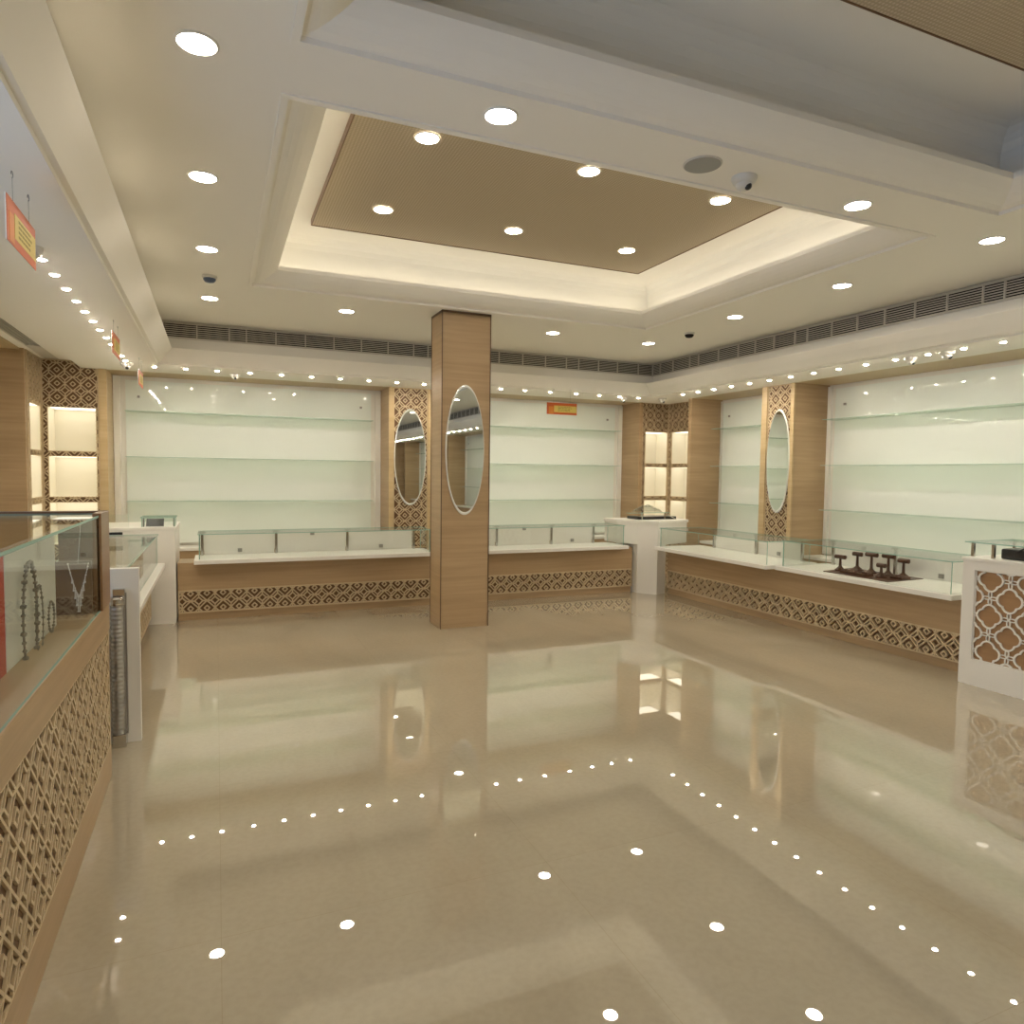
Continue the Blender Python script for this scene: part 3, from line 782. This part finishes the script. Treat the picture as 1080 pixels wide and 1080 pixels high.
# narrow white end panel + ribbed bar
tag(block('end_panel', (-1.12, -.408, 4.38, 4.43, 0, .995), 'white', None), 'narrow white end panel standing beside the tall jewellery case', 'panel')
o = thing('pull_bar', 'ribbed grey metal bar standing against the narrow white end panel', 'metal bar', (-.51, 4.34, 0))
bm = BM(); prof_ = []
for k in range(60):
    z = .075+k*(.80-.075)/59; prof_.append((.034 if k % 2 else .031, z))
lathe(bm, prof_, (-.515, 4.335, 0), 20); obj('ribbed_tube', bm, M['ribbed'], o)
bm = BM(); box(bm, -.545, -.475, 4.30, 4.375, 0, .075, .004); obj('foot_block', bm, M['chrome'], o)
bm = BM(); lathe(bm, [(.038, .80), (.040, .81), (.040, .835), (.03, .845)], (-.515, 4.335, 0), 20); box(bm, -.535, -.475, 4.345, 4.378, .845, .885, .003); obj('cap', bm, M['chrome'], o, smooth=False)
bm = BM(); box(bm, -.478, -.470, 4.36, 4.378, .06, .86); obj('backplate', bm, M['steel'], o)

# ---- ceiling fittings
def downlight_proto(name, label, cat, loc, r, tr, mat, group):
    o = thing(name, label, cat, loc, group)
    bm = BM(); n = 32
    def ringv(rr, z): return [bm.verts.new((rr*math.cos(2*PI*k/n), rr*math.sin(2*PI*k/n), z)) for k in range(n)]
    rs = [ringv(tr, 0), ringv(tr, -.004), ringv(tr-.004, -.007), ringv(r+.003, -.007), ringv(r, -.002)]
    for a, b_ in zip(rs, rs[1:]):
        for k in range(n): bm.faces.new((a[k], a[(k+1) % n], b_[(k+1) % n], b_[k]))
    obj('trim_ring', bm, M['white'], o, keep=True)
    b_ = .004 if r > .05 else .008
    bm = BM(); lathe(bm, [(r, -.0015), (r, -.004), (r*.86, -.004-b_*.5), (r*.6, -.004-b_*.85), (r*.25, -.004-b_)], (0, 0, 0), 20)
    obj('diffuser', bm, M[mat], o, keep=True)
    return o
def place(proto, loc, label):
    c = copy_tree(proto); c.location = loc; c['label'] = label; return c
DL = [(-.05, 2.91, 'near large downlight at the top left, crossing the highest left ceiling'),
      (-.05, 4.18, 'second large downlight from the top in the left column of ceiling lights'),
      (-.045, 5.50, 'third large downlight from the top in the left column, above the bluish detector'),
      (-.04, 7.03, 'fourth large downlight, just below the bluish detector near the back left'),
      (1.20, 6.99, 'large downlight near the back grille, halfway between detector and column'),
      (3.485, 7.01, 'large downlight near the back grille just right of the column'),
      (4.78, 7.04, 'large downlight nearest the right back corner of the raised ceiling'),
      (4.75, 5.505, 'large downlight right of the dark detector, second from the back right corner'),
      (4.76, 4.24, 'third large downlight from the back corner along the right grille'),
      (4.74, 3.03, 'rightmost large downlight, near the right edge above the grille'),
      (3.446, 2.98, 'large downlight right of the dome camera on the beam between trays'),
      (1.177, 2.92, 'large downlight left on the beam between the two ceiling trays')]
P1 = downlight_proto('ceiling_downlight', DL[0][2], 'ceiling light', (DL[0][0], DL[0][1], ZC), .066, .078, 'lamp', 'large round ceiling downlights')
for x, y, l in DL[1:]: place(P1, (x, y, ZC), l)
for x, y in [(-.05, 1.5), (4.76, 1.6), (-.05, .2), (4.76, .3), (-.05, -1.2), (1.2, -1.2), (3.4, -1.2), (4.76, -1.2), (-.05, -2.9), (2.3, -2.9), (4.76, -2.9), (-.05, -4.6), (2.3, -4.6), (4.76, -4.6)]:
    place(P1, (x, y, ZC), 'large round downlight in the ceiling behind the viewpoint')
k_ = 2.0/1.95
TL = [(1.18, 4.10, 'downlight at the left front of the woven ceiling panel'), (2.28, 4.09, 'downlight in the front middle of the woven ceiling panel'),
      (3.38, 4.11, 'downlight at the right front of the woven ceiling panel'), (1.19, 5.33, 'downlight at the left rear of the woven ceiling panel'),
      (2.27, 5.32, 'downlight in the rear middle of the woven ceiling panel'), (3.38, 5.35, 'downlight at the right rear of the woven ceiling panel')]
for x, y, l in TL:
    c = place(P1, (x, y, 3.554), l); c['group'] = 'downlights in the woven panel'
ls = [4.48, 4.80, 5.14, 5.48, 5.81, 6.16, 6.51, 6.86, 7.20, 7.54, 7.88, 8.21]
P2 = downlight_proto('ceiling_spotlight', 'small spotlight, first and nearest in the left border row, touching the domed camera', 'ceiling light', (-.853, ls[0], ZS), .0205, .031, 'spot', 'small spotlights in the lowered ceiling border')
for i, y in enumerate(ls[1:]): place(P2, (-.853, y, ZS), 'small spotlight, %s from the nearest end of the row along the left border' % ORD[i+1])
bs = [-.61, -.30, .02, .37, .715, 1.055, 1.39, 1.735, 2.085, 2.435]
for i, x in enumerate(bs): place(P2, (x, 8.54, ZS), 'small spotlight, %s from the left in the back border row left of the column' % ORD[i])
bs2 = [3.47, 3.82, 4.20, 4.60, 4.97, 5.30, 5.62]
for i, x in enumerate(bs2): place(P2, (x, 8.50, ZS), 'small spotlight, %s from the column in the back border row right of it' % ORD[i])
for x in (2.78, 3.12): place(P2, (x, 8.52, ZS), 'small spotlight in the back border hidden behind the column')
rs_ = [3.645+.323*k for k in range(14)]
for i, y in enumerate(rs_): place(P2, (5.905, y, ZS), 'small spotlight, %s from the photo\'s right edge in the row above the right glass wall' % ORD[i])
y = 3.3
while y > -6.5:
    place(P2, (5.905, y, ZS), 'small spotlight of the right border row, outside the photo but mirrored'); y -= .45

def dome(label, x, y, z, r=.05, eye='black', base='cam', cat='camera', name='dome_camera', group='domed security cameras'):
    o = thing(name, label, cat, (x, y, z), group)
    bm = BM(); lathe(bm, [(r*1.15, .003), (r*1.15, -.012), (r, -.03), (r*.8, -.036)], (x, y, z), 24); obj('housing', bm, M[base], o, smooth=True)
    bm = BM(); lathe(bm, [(r*.78, -.03)]+[(r*.78*math.cos(a), -.036-r*.62*math.sin(a)) for a in (0, .35, .7, 1.05, 1.35, 1.5)], (x, y, z), 20)
    d = obj('dome', bm, M['black' if base != 'cam' or eye == 'black' and r < .05 else 'cam'], o, smooth=True)
    if base == 'cam' and r >= .05:
        bm = BM(); bmesh.ops.create_uvsphere(bm, u_segments=12, v_segments=8, radius=r*.36, matrix=Matrix.Translation((x+.004, y-r*.42, z-.036-r*.3))); obj('lens', bm, M['black'], d, smooth=True)
    return o
dome('white domed camera on the beam beside the round ceiling speaker', 2.593, 2.965, ZC, .058)
dome('domed camera in the back border ceiling above the left glass wall', .214, 8.72, ZS, .05)
dome('domed camera at the far end of the left border spotlight row', -.86, 8.40, ZS, .055)
dome('domed camera at the near end of the left border row, beside the first spotlight', -.86, 4.27, ZS, .05)
dome('domed camera in the back border just left of the right corner', 5.458, 8.66, ZS, .05)
dome('domed camera at the right back corner above the corner niches', 5.98, 8.42, ZS, .05)
dome('domed camera above the right glass wall, the left one of two', 5.95, 4.49, ZS, .05)
dome('domed camera above the right glass wall, the right one of two', 5.93, 4.13, ZS, .055)
def detector(label, x, y, mat):
    o = thing('smoke_detector', label, 'smoke detector', (x, y, ZC), 'ceiling smoke detectors')
    bm = BM(); lathe(bm, [(.058, 0), (.058, -.015), (.05, -.022)], (x, y, ZC), 24); obj('base', bm, M['cam'], o, smooth=True)
    bm = BM(); lathe(bm, [(.048, -.022), (.048, -.034), (.035, -.05), (.012, -.056)], (x, y, ZC), 24); obj('sensor_cap', bm, M[mat], o, smooth=True)
detector('small bluish detector between the third and fourth left downlights', -.034, 6.25, 'blue')
detector('small dark detector near the back right corner of the raised ceiling', 4.832, 6.33, 'ventdark')
o = thing('ceiling_speaker', 'flat round grey speaker grille on the beam between the ceiling trays', 'speaker', (2.292, 2.931, ZC))
bm = BM(); lathe(bm, [(.098, 0), (.098, -.004), (.094, -.007)], (2.292, 2.931, ZC), 36); obj('rim', bm, M['slat'], o)
bm = BM(); lathe(bm, [(.091, -.007), (.091, -.0085)], (2.292, 2.931, ZC), 36); obj('cloth', bm, M['grey'], o)

# ---- hanging signs
def sign(label, axis, c, w, h, hooks=True):
    """axis 'x': sign lies in YZ plane and faces +X; 'y': in XZ plane facing -Y"""
    o = thing('hanging_sign', label, 'sign', (c[0], c[1], c[2]), 'orange and yellow hanging signs')
    def bx(bm, u0, u1, d0, d1, za, zb):
        if axis == 'x': box(bm, c[0]+d0, c[0]+d1, c[1]+u0, c[1]+u1, c[2]+za, c[2]+zb)
        else: box(bm, c[0]+u0, c[0]+u1, c[1]-d1, c[1]-d0, c[2]+za, c[2]+zb)
    bm = BM(); bx(bm, -w/2, w/2, -.004, .0, -h/2, h/2); obj('board', bm, M['white'], o)
    bm = BM(); bx(bm, -w/2+.002, w/2, .0, .002, -h/2, h/2); p = obj('printed_face', bm, M['orange'], o)
    bm = BM(); bx(bm, -w/2+.03, -w*.28, .002, .003, -h/2+.008, h*.18); obj('amber_stripe', bm, M['orange2'], p)
    bm = BM(); bx(bm, -w*.26, w/2-.006, .002, .0032, -h*.30, h*.26); obj('yellow_field', bm, M['yellow'], p)
    bm = BM()
    rnd = random.Random(3)
    for k in range(4):
        z = h*(.17-.115*k)
        u = -w*.14+rnd.random()*.02; end = w*.36-rnd.random()*.05
        while u < end:
            l = .018+rnd.random()*.03; bx(bm, u, min(u+l, end), .0032, .0038, z-h*.028, z+h*.028); u += l+.008
    obj('small_print', bm, M['ink'], p)
    bm = BM()
    for u in (-w*.28, w*.28):
        if axis == 'x': a = (c[0], c[1]+u)
        else: a = (c[0]+u, c[1])
        tube(bm, [(*a, c[2]+h/2), (*a, ZS-.03)], .0012, 5)
    obj('string', bm, M['film'], o)
    bm = BM()
    for u in (-w*.28, w*.28):
        a = (c[0], c[1]+u) if axis == 'x' else (c[0]+u, c[1])
        pts = []
        for k in range(11):
            t = -PI*.5+1.6*PI*k/10
            du, dz = .012*math.cos(t), .012*math.sin(t)
            pts.append((a[0], a[1]+du, ZS-.018+dz) if axis == 'x' else (a[0]+du, a[1], ZS-.018+dz))
        tube(bm, pts, .0018, 6)
    obj('hook', bm, M['steel'], o)
    return o
sign('orange and yellow sign hanging nearest, at the photo\'s left edge', 'x', (-.70, 3.335, 2.477), .44, .17)
sign('orange and yellow sign hanging second in the left row', 'x', (-.70, 6.14, 2.50), .44, .165)
sign('orange and yellow sign hanging farthest in the left row, by the back glass wall', 'x', (-.70, 8.02, 2.475), .44, .155)
sign('orange and yellow sign hanging before the back glass wall right of the column', 'y', (4.20, 8.15, 2.42), .445, .152)

# ------------------------------------------------------------------ light from outside, camera
w = bpy.data.worlds.new('daylight'); S.world = w; w.use_nodes = True
bgn = w.node_tree.nodes['Background']; bgn.inputs[0].default_value = (.50, .66, 1.0, 1); bgn.inputs[1].default_value = 2.6
l = bpy.data.lights.new('window_daylight', 'AREA'); l.shape = 'RECTANGLE'; l.size = DX1-DX0; l.size_y = DZ
l.cycles.is_portal = True
lo = bpy.data.objects.new('window_daylight', l); COL.objects.link(lo); lo.location = (XL-.3, (DX0+DX1)/2, DZ/2)
lo.rotation_euler = Vector((1, 0, 0)).to_track_quat('-Z', 'Z').to_euler()

f_, yaw, pitch, roll = 726.04, .405943, -.0546777, .0125252
cy, sy, cp, spi = math.cos(yaw), math.sin(yaw), math.cos(pitch), math.sin(pitch)
Fw = Vector((sy*cp, cy*cp, spi)); Rt = Vector((cy, -sy, 0)); U = Rt.cross(Fw)
r2 = math.cos(roll)*Rt+math.sin(roll)*U; u2 = -math.sin(roll)*Rt+math.cos(roll)*U
cam = bpy.data.cameras.new('camera'); co = bpy.data.objects.new('camera', cam); COL.objects.link(co)
cam.sensor_width = 36; cam.sensor_height = 36; cam.sensor_fit = 'HORIZONTAL'; cam.lens = f_/1080*36
cam.clip_start = .02
Mx = Matrix((r2, u2, -Fw)).transposed().to_4x4(); Mx.translation = (0, 0, 1.55)
co.matrix_world = Mx
S.camera = co
vs_ = S.view_settings
vs_.view_transform = 'Standard'; vs_.look = 'None'; vs_.gamma = 1; vs_.use_curve_mapping = False
vs_.exposure = 0.44
